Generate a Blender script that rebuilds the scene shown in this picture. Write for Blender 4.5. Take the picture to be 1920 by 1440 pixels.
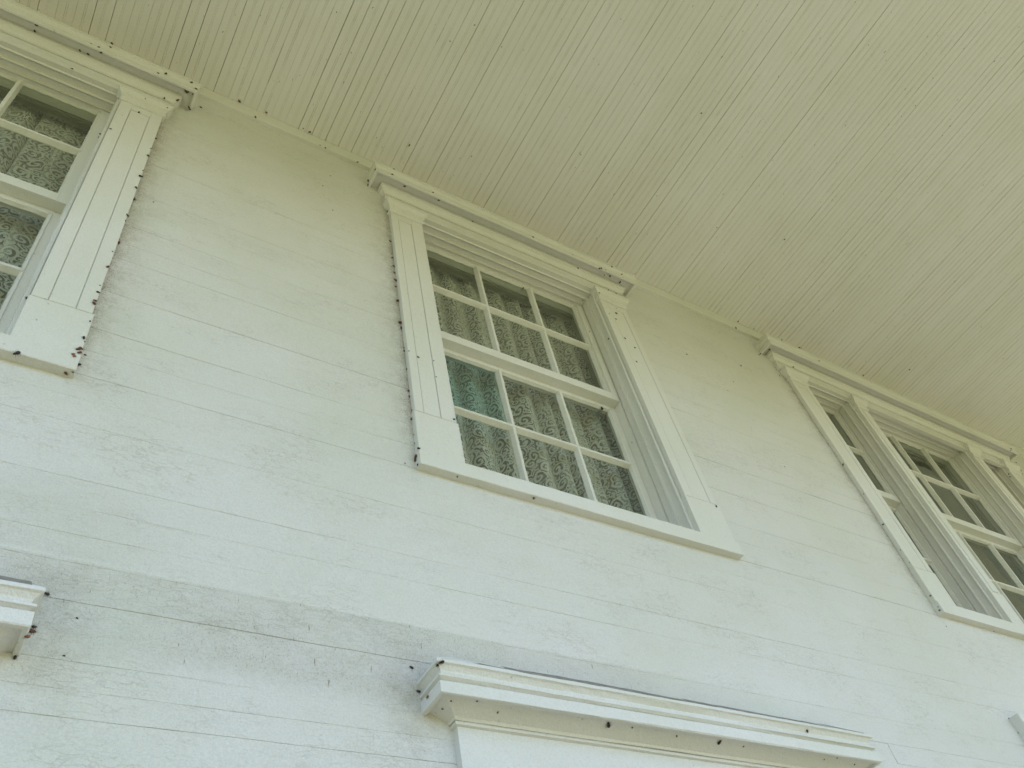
import bpy, math, random
from mathutils import Vector, Matrix, noise as mnoise
random.seed(7)

# ------------------------------------------------------------------ clear
for o in list(bpy.data.objects):
    bpy.data.objects.remove(o)
scene = bpy.context.scene
COL = scene.collection

# ------------------------------------------------------------------ camera
cam_d = bpy.data.cameras.new('camera')
cam = bpy.data.objects.new('camera', cam_d)
COL.objects.link(cam)
RR = ((0.8517430156927771, -0.4972635374539298, -0.16511453460364353),
      (0.2959093051012559, 0.7165801907748582, -0.631625295047277),
      (0.43240203327266584, 0.4891235063947264, 0.7574870804964678))
Rr = Matrix(RR)
M = Matrix.Identity(4)
for i in range(3):
    M[i][0] = Rr[0][i]
    M[i][1] = -Rr[1][i]
    M[i][2] = -Rr[2][i]
M[0][3], M[1][3], M[2][3] = -1.12924, -1.61998, -2.90301
cam.matrix_world = M
cam_d.sensor_width = 36.0
cam_d.lens = 1615.55 / 1920 * 36.0
cam_d.clip_start = 0.02
cam_d.clip_end = 2000
scene.camera = cam

# ------------------------------------------------------------------ world, sun, exposure
SUN_EL = math.radians(60)
SUN_AZ = math.radians(122)      # compass angle of the sun from +y: high, in front and to the right; the porch roof keeps it off the wall
w = bpy.data.worlds.new('World')
scene.world = w
w.use_nodes = True
nt = w.node_tree
sky = nt.nodes.new('ShaderNodeTexSky')
sky.sky_type = 'NISHITA'
sky.sun_disc = False
sky.sun_elevation = SUN_EL
sky.sun_rotation = SUN_AZ
sky.air_density = 1.0
sky.dust_density = 1.0
sky.ozone_density = 1.6
bg = nt.nodes['Background']
nt.links.new(sky.outputs[0], bg.inputs[0])
bg.inputs[1].default_value = 0.14
sun_d = bpy.data.lights.new('sun', 'SUN')
sun_d.energy = 5.0
sun_d.angle = math.radians(0.5)
sun_d.color = (1.0, 0.95, 0.86)
sun = bpy.data.objects.new('sun', sun_d)
COL.objects.link(sun)
sd = Vector((math.sin(SUN_AZ) * math.cos(SUN_EL), math.cos(SUN_AZ) * math.cos(SUN_EL), math.sin(SUN_EL)))
sun.rotation_euler = (-sd).to_track_quat('-Z', 'Y').to_euler()
sun.location = sd * 30
scene.view_settings.view_transform = 'Standard'
scene.view_settings.look = 'None'
scene.view_settings.gamma = 1
scene.view_settings.use_curve_mapping = False
scene.view_settings.exposure = 1.66

scene.cycles.max_bounces = 14
scene.cycles.diffuse_bounces = 8
scene.cycles.transparent_max_bounces = 12

# ------------------------------------------------------------------ constants of the place (metres, z = 0 about mid window)
ZC = 1.034          # underside of the porch ceiling
ZF = -4.5           # porch floor
ZG = -5.1           # lawn
PORCH = -3.15       # outer edge of the porch ceiling

# ------------------------------------------------------------------ material helpers
def new_mat(name):
    m = bpy.data.materials.new(name)
    m.use_nodes = True
    t = m.node_tree
    for n in list(t.nodes):
        t.nodes.remove(n)
    out = t.nodes.new('ShaderNodeOutputMaterial')
    return m, t, out

class N:
    """small node-writing helper"""
    def __init__(s, t): s.t = t
    def node(s, kind, **kw):
        n = s.t.nodes.new(kind)
        for k, v in kw.items(): setattr(n, k, v)
        return n
    def put(s, sock, v):
        if hasattr(v, 'links') or isinstance(v, bpy.types.NodeSocket): s.t.links.new(v, sock)
        else: sock.default_value = v
    def math(s, op, a, b=0.0, c=None, clamp=False):
        n = s.node('ShaderNodeMath', operation=op); n.use_clamp = clamp
        s.put(n.inputs[0], a); s.put(n.inputs[1], b)
        if c is not None: s.put(n.inputs[2], c)
        return n.outputs[0]
    def noise(s, vec, scale, detail=3, rough=0.5, dist=0.0):
        n = s.node('ShaderNodeTexNoise'); s.put(n.inputs['Vector'], vec)
        n.inputs['Scale'].default_value = scale; n.inputs['Detail'].default_value = detail
        n.inputs['Roughness'].default_value = rough; n.inputs['Distortion'].default_value = dist
        return n.outputs[0]
    def scale(s, vec, x, y, z, off=(0, 0, 0)):
        n = s.node('ShaderNodeMapping'); s.put(n.inputs['Vector'], vec)
        n.inputs['Scale'].default_value = (x, y, z); n.inputs['Location'].default_value = off
        return n.outputs[0]
    def ramp(s, v, lo, hi, a=0.0, b=1.0, smooth=True):
        n = s.node('ShaderNodeMapRange'); n.clamp = True
        if smooth: n.interpolation_type = 'SMOOTHSTEP'
        s.put(n.inputs[0], v)
        n.inputs[1].default_value = lo; n.inputs[2].default_value = hi
        n.inputs[3].default_value = a; n.inputs[4].default_value = b
        return n.outputs[0]
    def mix(s, f, a, b):
        n = s.node('ShaderNodeMix', data_type='RGBA')
        s.put(n.inputs[0], f)
        for sock, v in ((n.inputs[6], a), (n.inputs[7], b)):
            if isinstance(v, tuple): sock.default_value = (*v, 1)
            else: s.put(sock, v)
        return n.outputs[2]

def sepxyz(n, v):
    k = n.node('ShaderNodeSeparateXYZ'); n.put(k.inputs[0], v)
    return k.outputs

# x positions of trim edges where grime collects on the siding, with the z-span
EDGES = [(-1.145, -1.05, 0.8, 1.0), (-0.158, -1.05, 0.8, -1.0), (1.168, -1.0, 0.8, 0.4), (2.355, -1.05, 0.8, -1.0)]

def paint(name, base, kind):
    """old white oil paint: brushed, cracked, speckled; kind = 'siding', 'trim', 'ceiling'"""
    m, t, out = new_mat(name)
    n = N(t)
    geo = n.node('ShaderNodeNewGeometry')
    pos = geo.outputs['Position']
    X, Y, Z = sepxyz(n, pos)
    oi = n.node('ShaderNodeObjectInfo')
    rnd = oi.outputs['Random']
    bs = n.node('ShaderNodeBsdfPrincipled')
    t.links.new(bs.outputs[0], out.inputs[0])
    # soft tone drift of the paint itself
    drift = n.noise(pos, 1.7, 3, 0.55)
    c = n.mix(n.ramp(drift, 0.3, 0.72), base, tuple(v * f for v, f in zip(base, (0.93, 0.94, 0.88))))
    c = n.mix(n.ramp(rnd, 0.0, 1.0, 0.0, 0.35, False), c, tuple(v * f for v, f in zip(base, (0.93, 0.925, 0.90))))
    grime_c = (0.20, 0.16, 0.10)
    if kind == 'siding':
        # fine hairline cracks wandering along the grain, few and broken
        cr = n.noise(n.scale(pos, 1.3, 1.0, 17), 2.2, 4, 0.62, 0.12)
        line = n.ramp(n.math('ABSOLUTE', n.math('SUBTRACT', cr, 0.5)), 0.0, 0.006, 1.0, 0.0)
        gate = n.ramp(n.noise(n.scale(pos, 1.0, 1, 3, (3, 1, 7)), 9.0, 3), 0.47, 0.60)
        crack = n.math('MULTIPLY', line, gate)
        gate2 = n.ramp(n.noise(n.scale(pos, 1.0, 1, 1.4, (9, 4, 2)), 1.1, 2), 0.42, 0.6, 0.25, 1.0)
        # crazing: net of very short vertical and horizontal checks in worn areas
        cv = n.ramp(n.noise(n.scale(pos, 210, 1, 55, (1, 2, 3)), 1.0, 2, 0.6), 0.60, 0.70)
        chh = n.ramp(n.noise(n.scale(pos, 50, 1, 230, (5, 2, 3)), 1.0, 2, 0.6), 0.60, 0.70)
        chk = n.math('MAXIMUM', cv, chh)
        # hair-thin crazing of the thick paint, stretched along the boards
        vz = n.node('ShaderNodeTexVoronoi'); vz.feature = 'DISTANCE_TO_EDGE'; vz.inputs['Scale'].default_value = 1.0
        wz = n.node('ShaderNodeVectorMath', operation='ADD'); n.put(wz.inputs[0], n.scale(pos, 16, 1, 62))
        nz_ = n.node('ShaderNodeTexNoise'); n.put(nz_.inputs['Vector'], n.scale(pos, 30, 1, 60)); nz_.inputs['Scale'].default_value = 1.0
        sz_ = n.node('ShaderNodeVectorMath', operation='SCALE'); n.put(sz_.inputs[0], nz_.outputs['Color']); sz_.inputs['Scale'].default_value = 1.6
        n.put(wz.inputs[1], sz_.outputs[0]); n.put(vz.inputs['Vector'], wz.outputs[0])
        craze = n.math('MULTIPLY', n.ramp(vz.outputs['Distance'], 0.01, 0.07, 1.0, 0.0), n.ramp(n.noise(n.scale(pos, 1, 1, 2, (6, 1, 4)), 4.5, 4, .65), 0.44, 0.66))
        long_v = n.ramp(n.noise(n.scale(pos, 130, 1, 22, (7, 2, 1)), 1.0, 2, 0.5), 0.69, 0.74)
        # worn, dirty boards above the lower hoods
        bot = n.ramp(n.math('ADD', Z, n.math('MULTIPLY', n.math('SUBTRACT', n.noise(pos, 5, 2), .5), .10)), -1.86, -1.78)
        band = n.math('MULTIPLY', bot, n.ramp(Z, -1.607, -1.600, 1.0, 0.0))
        upb = n.math('MULTIPLY', n.ramp(Z, -1.60, -1.59), n.math('MULTIPLY', n.ramp(Z, -1.55, -1.30, 1.0, 0.0), n.ramp(X, -1.15, -0.72, 0.9, 0.0)))
        band = n.math('MULTIPLY', band, n.ramp(X, -0.1, 1.2, 1.0, 0.10))
        band = n.math('MAXIMUM', band, upb)
        band = n.math('MULTIPLY', band, n.ramp(n.noise(n.scale(pos, 1, 1, 2), 3.0, 4, .65), 0.25, 0.65, 0.45, 1.0))
        # grime collected against the casings
        edge = 0.0
        for (ex, z0, z1, side) in EDGES:
            d = n.math('MULTIPLY', n.math('SUBTRACT', X, ex), 1.0 if side > 0 else -1.0)
            e = n.math('MULTIPLY', n.ramp(d, -0.02, 0.0, 0.0, 1.0), n.math('POWER', n.ramp(d, 0.0, 0.16, abs(side), 0.0, False), 2.2))
            e = n.math('MULTIPLY', e, n.math('MULTIPLY', n.ramp(Z, z0 - 0.1, z0 + 0.25, .0, 1.0), n.ramp(Z, z1 - 0.2, z1 + 0.1, 1.0, 0.0)))
            edge = n.math('MAXIMUM', edge, e)
        hood = n.math('MULTIPLY', n.ramp(n.math('ABSOLUTE', n.math('ADD', X, 0.23)), 0.0, 0.12, 1.0, 0.0),
                      n.math('MULTIPLY', n.ramp(Z, -2.05, -1.9), n.ramp(Z, -1.78, -1.6, 1.0, 0.0)))
        hood2 = n.math('MULTIPLY', n.ramp(n.math('ABSOLUTE', n.math('ADD', X, 1.03)), 0.0, 0.12, 1.0, 0.0),
                       n.math('MULTIPLY', n.ramp(Z, -2.05, -1.85), n.ramp(Z, -1.72, -1.5, 1.0, 0.0)))
        edge = n.math('MAXIMUM', edge, n.math('MULTIPLY', n.math('MAXIMUM', hood, hood2), 0.55))
        wear = n.math('MAXIMUM', n.math('MULTIPLY', band, 0.6), edge)
        patch = n.ramp(n.noise(pos, 2.4, 4, .6), 0.4, 0.75, 0.0, 0.35)
        wear2 = n.math('MAXIMUM', wear, patch)
        sp = n.noise(pos, 380, 2, 0.6)
        spth = n.math('SUBTRACT', 0.755, n.math('MULTIPLY', wear2, 0.21))
        speck = n.ramp(n.math('SUBTRACT', sp, spth), 0.0, 0.03)
        big = n.ramp(n.noise(pos, 75, 2, 0.5), 0.785, 0.81)
        mott = n.ramp(n.noise(pos, 230, 3, 0.8), 0.36, 0.68, 0, 0.15)
        smudge = n.math('MULTIPLY', n.math('MULTIPLY', edge, n.ramp(n.noise(pos, 22, 5, 0.7), 0.25, 0.7)), 0.42)
        bandm = n.math('MULTIPLY', n.math('MULTIPLY', band, n.ramp(n.noise(pos, 12, 5, 0.7), 0.2, 0.8, .5, 1)), 0.23)
        dark = n.math('MULTIPLY', crack, n.math('MULTIPLY', gate2, 0.07))
        dark = n.math('MAXIMUM', dark, n.math('MULTIPLY', n.math('MULTIPLY', chk, wear), 0.42))
        dark = n.math('MAXIMUM', dark, n.math('MULTIPLY', n.math('MULTIPLY', long_v, n.ramp(band, 0.2, 0.7)), 0.65))
        dark = n.math('MAXIMUM', dark, n.math('MULTIPLY', craze, 0.18))
        dark = n.math('MAXIMUM', dark, n.math('MULTIPLY', speck, 0.55))
        dark = n.math('MAXIMUM', dark, n.math('MULTIPLY', big, 0.45))
        dark = n.math('ADD', dark, smudge); dark = n.math('ADD', dark, bandm)
        dark = n.math('ADD', dark, mott, clamp=True)
        c = n.mix(dark, c, grime_c)
        # faint green algae tint in patches, more on the dirty boards
        alg = n.ramp(n.noise(n.scale(pos, 1, 1, 2.0, (4, 2, 0)), 1.5, 3), 0.50, 0.72, 0.0, 0.20)
        alg = n.math('MULTIPLY', alg, n.math('ADD', 0.6, n.math('MULTIPLY', band, 1.2)))
        c = n.mix(alg, c, (0.55, 0.61, 0.50))
        h = n.math('ADD', n.math('MULTIPLY', n.noise(n.scale(pos, 0.6, 1, 1), 190, 3, 0.7), 0.0030),
                   n.math('MULTIPLY', n.noise(n.scale(pos, 0.6, 1, 1), 55, 3, 0.6), 0.0042))
        h = n.math('ADD', h, n.math('MULTIPLY', n.noise(n.scale(pos, 0.3, 1, 1.6), 12, 5, 0.6), 0.0050))
        h = n.math('SUBTRACT', h, n.math('MULTIPLY', crack, 0.0004))
        h = n.math('SUBTRACT', h, n.math('MULTIPLY', craze, 0.0007))
        h = n.math('SUBTRACT', h, n.math('MULTIPLY', n.math('MULTIPLY', chk, wear), 0.0006))
        rough = 0.55
    elif kind == 'trim':
        sp = n.noise(pos, 260, 2, 0.6)
        speck = n.ramp(sp, 0.715, 0.76)
        big = n.ramp(n.noise(pos, 60, 2, 0.5), 0.745, 0.78)
        chips = n.ramp(n.noise(pos, 60, 5, 0.75), 0.66, 0.70)
        cob = n.ramp(n.noise(pos, 24, 5, 0.7), 0.58, 0.85, 0.0, 0.25)
        mt = n.ramp(n.noise(pos, 230, 3, 0.8), 0.36, 0.68, 0, 0.12)
        c = n.mix(mt, c, grime_c)
        dark = n.math('MAXIMUM', n.math('MULTIPLY', speck, 0.5), n.math('MULTIPLY', big, 0.4))
        dark = n.math('MAXIMUM', dark, n.math('MULTIPLY', chips, 0.28))
        dark = n.math('ADD', dark, n.math('MULTIPLY', cob, 0.6), clamp=True)
        c = n.mix(dark, c, grime_c)
        h = n.math('ADD', n.math('MULTIPLY', n.noise(pos, 200, 3, 0.65), 0.0011),
                   n.math('MULTIPLY', n.noise(pos, 50, 4, 0.6), 0.0030))
        h = n.math('SUBTRACT', h, n.math('MULTIPLY', chips, 0.0006))
        rough = 0.5
    else:  # ceiling: tongue and groove, pitch 0.0655, joints dark in broken runs
        u = n.math('DIVIDE', n.math('SUBTRACT', X, -0.989), 0.0655)
        k = n.math('ROUND', u)
        d = n.math('MULTIPLY', n.math('ABSOLUTE', n.math('SUBTRACT', u, k)), 0.0655)
        comb = n.node('ShaderNodeCombineXYZ')
        n.put(comb.inputs[0], n.math('MULTIPLY', k, 7.31)); n.put(comb.inputs[1], n.math('MULTIPLY', Y, 2.3))
        g = n.noise(comb.outputs[0], 1.0, 5, 0.72)
        comb_k = n.node('ShaderNodeCombineXYZ'); n.put(comb_k.inputs[0], n.math('MULTIPLY', k, 11.9))
        run = n.ramp(g, 0.50, 0.68)
        st_ = n.noise(comb_k.outputs[0], 1.0, 0)
        run = n.math('MAXIMUM', n.math('MULTIPLY', run, n.ramp(st_, 0.35, 0.65, 0.4, 1.0)), 0.12)
        joint = n.math('MULTIPLY', n.ramp(d, 0.0010, 0.0024, 1.0, 0.0), run)
        # bead at mid board: faint broken line
        u2 = n.math('ADD', u, 0.5)
        k2 = n.math('ROUND', u2)
        d2 = n.math('MULTIPLY', n.math('ABSOLUTE', n.math('SUBTRACT', u2, k2)), 0.0655)
        d2 = n.math('ABSOLUTE', n.math('SUBTRACT', d2, 0.0035))
        comb2 = n.node('ShaderNodeCombineXYZ')
        n.put(comb2.inputs[0], n.math('MULTIPLY', k2, 3.77)); n.put(comb2.inputs[1], n.math('MULTIPLY', Y, 4.0)); comb2.inputs[2].default_value = 9
        g2 = n.ramp(n.noise(comb2.outputs[0], 1.0, 5, 0.75), 0.45, 0.7)
        bead = n.math('MULTIPLY', n.ramp(d2, 0.0007, 0.0018, 1.0, 0.0), g2)
        comb3 = n.node('ShaderNodeCombineXYZ')
        n.put(comb3.inputs[0], n.math('MULTIPLY', X, 130)); n.put(comb3.inputs[1], n.math('MULTIPLY', Y, 34))
        flk = n.ramp(n.noise(comb3.outputs[0], 1.0, 1, 0.5), 0.765, 0.785)
        sp = n.ramp(n.noise(pos, 240, 2, 0.6), 0.76, 0.79)
        bl = n.ramp(n.noise(pos, 60, 2, 0.5), 0.775, 0.80)
        dark = n.math('MAXIMUM', n.math('MULTIPLY', joint, 0.62), n.math('MULTIPLY', bead, 0.34))
        dark = n.math('MAXIMUM', dark, n.math('MULTIPLY', flk, 0.75))
        dark = n.math('MAXIMUM', dark, n.math('MULTIPLY', sp, 0.45))
        dark = n.math('MAXIMUM', dark, n.math('MULTIPLY', bl, 0.55), clamp=True)
        c = n.mix(dark, c, (0.13, 0.12, 0.07))
        mt = n.ramp(n.noise(pos, 230, 3, 0.8), 0.36, 0.68, 0, 0.09)
        c = n.mix(mt, c, (0.13, 0.12, 0.07))
        h = n.math('ADD', n.math('MULTIPLY', n.noise(pos, 170, 4, 0.6), 0.0009),
                   n.math('MULTIPLY', n.noise(n.scale(pos, 1, 0.3, 1), 25, 3, 0.55), 0.0016))
        rough = 0.6
    n.put(bs.inputs['Base Color'], c)
    bs.inputs['Roughness'].default_value = rough
    bs.inputs['Specular IOR Level'].default_value = 0.3
    bp = n.node('ShaderNodeBump')
    bp.inputs['Strength'].default_value = 0.8
    bp.inputs['Distance'].default_value = 1.0
    n.put(bp.inputs['Height'], h)
    t.links.new(bp.outputs[0], bs.inputs['Normal'])
    return m

def plain(name, col, rough=0.6, nscale=20, amt=0.2, bump=0.0, spec=0.3):
    m, t, out = new_mat(name)
    n = N(t)
    bs = n.node('ShaderNodeBsdfPrincipled')
    t.links.new(bs.outputs[0], out.inputs[0])
    geo = n.node('ShaderNodeNewGeometry')
    f = n.noise(geo.outputs['Position'], nscale, 4, 0.6)
    c = n.mix(n.ramp(f, 0.3, 0.7), col, tuple(v * (1 - amt) for v in col))
    n.put(bs.inputs['Base Color'], c)
    bs.inputs['Roughness'].default_value = rough
    bs.inputs['Specular IOR Level'].default_value = spec
    if bump:
        bp = n.node('ShaderNodeBump'); bp.inputs['Distance'].default_value = bump
        n.put(bp.inputs['Height'], f); t.links.new(bp.outputs[0], bs.inputs['Normal'])
    return m

def glass_mat(name, tint, extra=0.0):
    m, t, out = new_mat(name)
    n = N(t)
    tr = n.node('ShaderNodeBsdfTransparent'); tr.inputs[0].default_value = (*tint, 1)
    gl = n.node('ShaderNodeBsdfGlossy'); gl.inputs['Roughness'].default_value = 0.015
    gl.inputs[0].default_value = (0.95, 1.0, 0.97, 1)
    geo = n.node('ShaderNodeNewGeometry')
    dt = n.node('ShaderNodeVectorMath', operation='DOT_PRODUCT')
    n.put(dt.inputs[0], geo.outputs['Incoming'])
    cs = n.math('SUBTRACT', 1.0, n.math('ABSOLUTE', dt.outputs['Value']), clamp=True)
    fres = n.math('ADD', 0.04, n.math('MULTIPLY', n.math('POWER', cs, 5.0), 0.96))
    f = n.noise(geo.outputs['Position'], 7, 2, 0.5)
    bp = n.node('ShaderNodeBump'); bp.inputs['Distance'].default_value = 0.004; bp.inputs['Strength'].default_value = 0.5
    n.put(bp.inputs['Height'], f)
    t.links.new(bp.outputs[0], gl.inputs['Normal']); t.links.new(geo.outputs['Normal'], dt.inputs[1])
    # dust film scatters a little
    df = n.node('ShaderNodeBsdfDiffuse'); df.inputs[0].default_value = (0.55, 0.56, 0.50, 1)
    ms = n.node('ShaderNodeMixShader')
    dust = n.ramp(n.noise(geo.outputs['Position'], 5, 5, 0.7), 0.3, 0.8, 0.01, 0.06 + extra)
    n.put(ms.inputs[0], dust); t.links.new(tr.outputs[0], ms.inputs[1]); t.links.new(df.outputs[0], ms.inputs[2])
    m2 = n.node('ShaderNodeMixShader')
    n.put(m2.inputs[0], fres)
    t.links.new(ms.outputs[0], m2.inputs[1]); t.links.new(gl.outputs[0], m2.inputs[2])
    t.links.new(m2.outputs[0], out.inputs[0])
    return m

def lace_mat():
    m, t, out = new_mat('lace cloth')
    n = N(t)
    uv = n.node('ShaderNodeUVMap').outputs[0]
    # curling scrollwork: contour lines of a warped field; motifs about 6 cm
    wv = n.node('ShaderNodeVectorMath', operation='ADD')
    nz = n.node('ShaderNodeTexNoise'); n.put(nz.inputs['Vector'], uv); nz.inputs['Scale'].default_value = 18; nz.inputs['Detail'].default_value = 1
    sc = n.node('ShaderNodeVectorMath', operation='SCALE'); n.put(sc.inputs[0], nz.outputs['Color']); sc.inputs['Scale'].default_value = 0.03
    n.put(wv.inputs[0], uv); n.put(wv.inputs[1], sc.outputs[0])
    def curls(scale, k, off):
        mp = n.scale(wv.outputs[0], 1, 1, 1, off)
        vor = n.node('ShaderNodeTexVoronoi'); vor.voronoi_dimensions = '2D'; n.put(vor.inputs['Vector'], mp); vor.inputs['Scale'].default_value = scale
        vor.inputs['Randomness'].default_value = 0.75
        sb = n.node('ShaderNodeVectorMath', operation='SUBTRACT'); n.put(sb.inputs[0], mp); n.put(sb.inputs[1], vor.outputs['Position'])
        dx, dy, _ = sepxyz(n, sb.outputs[0])
        r = n.math('MULTIPLY', n.math('SQRT', n.math('ADD', n.math('MULTIPLY', dx, dx), n.math('MULTIPLY', dy, dy))), scale)
        th = n.math('DIVIDE', n.math('ARCTAN2', dy, dx), 6.2832)
        f = n.math('FRACT', n.math('ADD', n.math('ADD', th, n.math('MULTIPLY', r, k)), 4.0))
        line = n.ramp(n.math('ABSOLUTE', n.math('SUBTRACT', f, 0.5)), 0.20, 0.30, 1.0, 0.0)
        return line, r
    l1, r1 = curls(14, 3.4, (0, 0, 0))
    l2, r2 = curls(30, 2.2, (0.7, 0.3, 0))
    far = n.ramp(r1, 0.42, 0.52)
    pat = n.math('ADD', n.math('MULTIPLY', l1, n.math('SUBTRACT', 1.0, far)), n.math('MULTIPLY', l2, far))
    U, V, W = sepxyz(n, uv)
    net = n.math('MAXIMUM', n.ramp(n.math('ABSOLUTE', n.math('SUBTRACT', n.math('FRACT', n.math('MULTIPLY', U, 330)), 0.5)), 0.3, 0.4),
                 n.ramp(n.math('ABSOLUTE', n.math('SUBTRACT', n.math('FRACT', n.math('MULTIPLY', V, 330)), 0.5)), 0.3, 0.4))
    leaf = n.ramp(n.noise(uv, 42, 2, 0.5, 0.6), 0.54, 0.60)
    pat = n.math('MAXIMUM', pat, n.math('MULTIPLY', leaf, 0.8))
    a = n.math('MAXIMUM', n.math('MULTIPLY', pat, 0.82), n.math('MULTIPLY', net, 0.38))
    # cloth turned away from the eye closes up
    gg = n.node('ShaderNodeNewGeometry')
    dp = n.node('ShaderNodeVectorMath', operation='DOT_PRODUCT'); n.put(dp.inputs[0], gg.outputs['Incoming']); n.put(dp.inputs[1], gg.outputs['Normal'])
    fc = n.math('MAXIMUM', n.math('ABSOLUTE', dp.outputs['Value']), 0.15)
    a = n.math('SUBTRACT', 1.0, n.math('POWER', n.math('SUBTRACT', 1.0, a), n.math('DIVIDE', 0.62, fc)))
    df = n.node('ShaderNodeBsdfDiffuse'); df.inputs[0].default_value = (0.85, 0.85, 0.82, 1)
    tl = n.node('ShaderNodeBsdfTranslucent'); tl.inputs[0].default_value = (0.72, 0.72, 0.68, 1)
    mx = n.node('ShaderNodeMixShader'); mx.inputs[0].default_value = 0.2
    t.links.new(df.outputs[0], mx.inputs[1]); t.links.new(tl.outputs[0], mx.inputs[2])
    tr = n.node('ShaderNodeBsdfTransparent')
    m2 = n.node('ShaderNodeMixShader'); n.put(m2.inputs[0], a)
    t.links.new(tr.outputs[0], m2.inputs[1]); t.links.new(mx.outputs[0], m2.inputs[2])
    t.links.new(m2.outputs[0], out.inputs[0])
    return m

WHITE = (0.70, 0.69, 0.685)
MAT = {
    'siding': paint('old white siding paint', WHITE, 'siding'),
    'trim': paint('old white trim paint', (0.72, 0.71, 0.70), 'trim'),
    'ceiling': paint('old cream ceiling paint', (0.755, 0.735, 0.745), 'ceiling'),
    'glass': glass_mat('old window glass', (0.90, 0.92, 0.89)),
    'teal': glass_mat('replacement teal glass', (0.76, 0.87, 0.865), 0.01),
    'lace': lace_mat(),
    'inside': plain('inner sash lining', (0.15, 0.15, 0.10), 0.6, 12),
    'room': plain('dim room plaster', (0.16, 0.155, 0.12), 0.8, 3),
    'grass': plain('lawn', (0.135, 0.138, 0.050), 0.9, 3, 0.4, 0.02),
    'floor': plain('porch boards', (0.25, 0.235, 0.17), 0.5, 8, 0.25),
    'bug_dark': plain('dark beetle shell', (0.020, 0.009, 0.006), 0.35, 300, 0.3, spec=0.5),
    'bug_red': plain('reddish beetle shell', (0.14, 0.035, 0.014), 0.35, 300, 0.4, spec=0.5),
    'bug_orange': plain('orange beetle shell', (0.30, 0.11, 0.03), 0.35, 300, 0.4, spec=0.5),
    'weathered': plain('weathered bare wood', (0.34, 0.31, 0.27), 0.8, 40, 0.5),
    'gap': plain('dark joint filling', (0.035, 0.03, 0.02), 0.9, 40),
    'metal': plain('brass', (0.35, 0.27, 0.12), 0.35, 30),
    'roof': plain('grey roofing', (0.18, 0.18, 0.18), 0.9, 6),
}

# ------------------------------------------------------------------ object helpers
def link(name, verts, faces, mat, parent=None, smooth=False, uvs=None):
    me = bpy.data.meshes.new(name)
    me.from_pydata(verts, [], faces)
    if uvs:
        ul = me.uv_layers.new(name='UVMap')
        for poly in me.polygons:
            for li in poly.loop_indices:
                ul.data[li].uv = uvs[me.loops[li].vertex_index]
    me.materials.append(MAT[mat])
    if smooth:
        for p in me.polygons: p.use_smooth = True
    me.update()
    o = bpy.data.objects.new(name, me)
    COL.objects.link(o)
    if parent is not None: o.parent = parent
    return o

def thing(name, label, cat, loc=(0, 0, 0), group=None):
    o = bpy.data.objects.new(name, None)
    o.empty_display_size = 0.1
    COL.objects.link(o)
    o['label'] = label; o['category'] = cat
    if group: o['group'] = group
    return o

class MB:
    def __init__(s): s.v = []; s.f = []
    def add(s, v, f):
        b = len(s.v); s.v += v; s.f += [tuple(i + b for i in q) for q in f]
    def box(s, x0, x1, p0, p1, z0, z1):
        """p = how far the face stands out of the wall (towards the viewer)"""
        v = [(x, -p, z) for x in (x0, x1) for p in (p0, p1) for z in (z0, z1)]
        f = [(0, 1, 3, 2), (4, 6, 7, 5), (0, 4, 5, 1), (2, 3, 7, 6), (0, 2, 6, 4), (1, 5, 7, 3)]
        s.add(v, f)
    def cbox(s, x0, x1, p0, p1, z0, z1, c=0.0025):
        """box whose front edges are chamfered"""
        v = [(x0, -p0, z0), (x1, -p0, z0), (x1, -p0, z1), (x0, -p0, z1),
             (x0, -(p1 - c), z0), (x1, -(p1 - c), z0), (x1, -(p1 - c), z1), (x0, -(p1 - c), z1),
             (x0 + c, -p1, z0 + c), (x1 - c, -p1, z0 + c), (x1 - c, -p1, z1 - c), (x0 + c, -p1, z1 - c)]
        f = [(3, 2, 1, 0)]
        for a in range(4):
            b = (a + 1) % 4
            f.append((a, b, b + 4, a + 4)); f.append((a + 4, b + 4, b + 8, a + 8))
        f.append((8, 9, 10, 11))
        s.add(v, f)
    def loft(s, rings, close=True, caps=True):
        b = len(s.v); m = len(rings[0])
        for r in rings: s.v += r
        for i in range(len(rings) - 1):
            for j in range(m if close else m - 1):
                k = (j + 1) % m
                s.f.append((b + i * m + j, b + i * m + k, b + (i + 1) * m + k, b + (i + 1) * m + j))
        if caps:
            s.f.append(tuple(b + j for j in range(m))[::-1])
            s.f.append(tuple(b + (len(rings) - 1) * m + j for j in range(m)))
    def make(s, name, mat, parent=None, smooth=False):
        o = link(name, s.v, s.f, mat, parent, smooth)
        fixn(o); return o

import bmesh
def fixn(o):
    bm = bmesh.new(); bm.from_mesh(o.data)
    bmesh.ops.recalc_face_normals(bm, faces=bm.faces)
    bm.to_mesh(o.data); bm.free()

def wob(a, seed, amp, f=3.0):
    return amp * (mnoise.noise(Vector((a * f, seed * 13.7, seed * 3.1))) + .7 * mnoise.noise(Vector((a * f * 9, seed * 3.7, seed * 7.1))))

def sweep_x(name, prof, x0, x1, mat, parent, step=0.03, amp=0.0008, seed=0, dz=0.0, smooth=False):
    """closed (p, z) profile swept along x with a hand-made wobble; dz = rise over the run"""
    n = max(2, int(abs(x1 - x0) / step) + 1)
    rings = []
    for i in range(n + 1):
        t = i / n; x = x0 + (x1 - x0) * t
        rings.append([(x, -(p + wob(x, seed + j * .37, amp)), z + dz * t + wob(x, seed + 5 + j * .37, amp)) for j, (p, z) in enumerate(prof)])
    b = MB(); b.loft(rings); return b.make(name, mat, parent, smooth)

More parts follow.
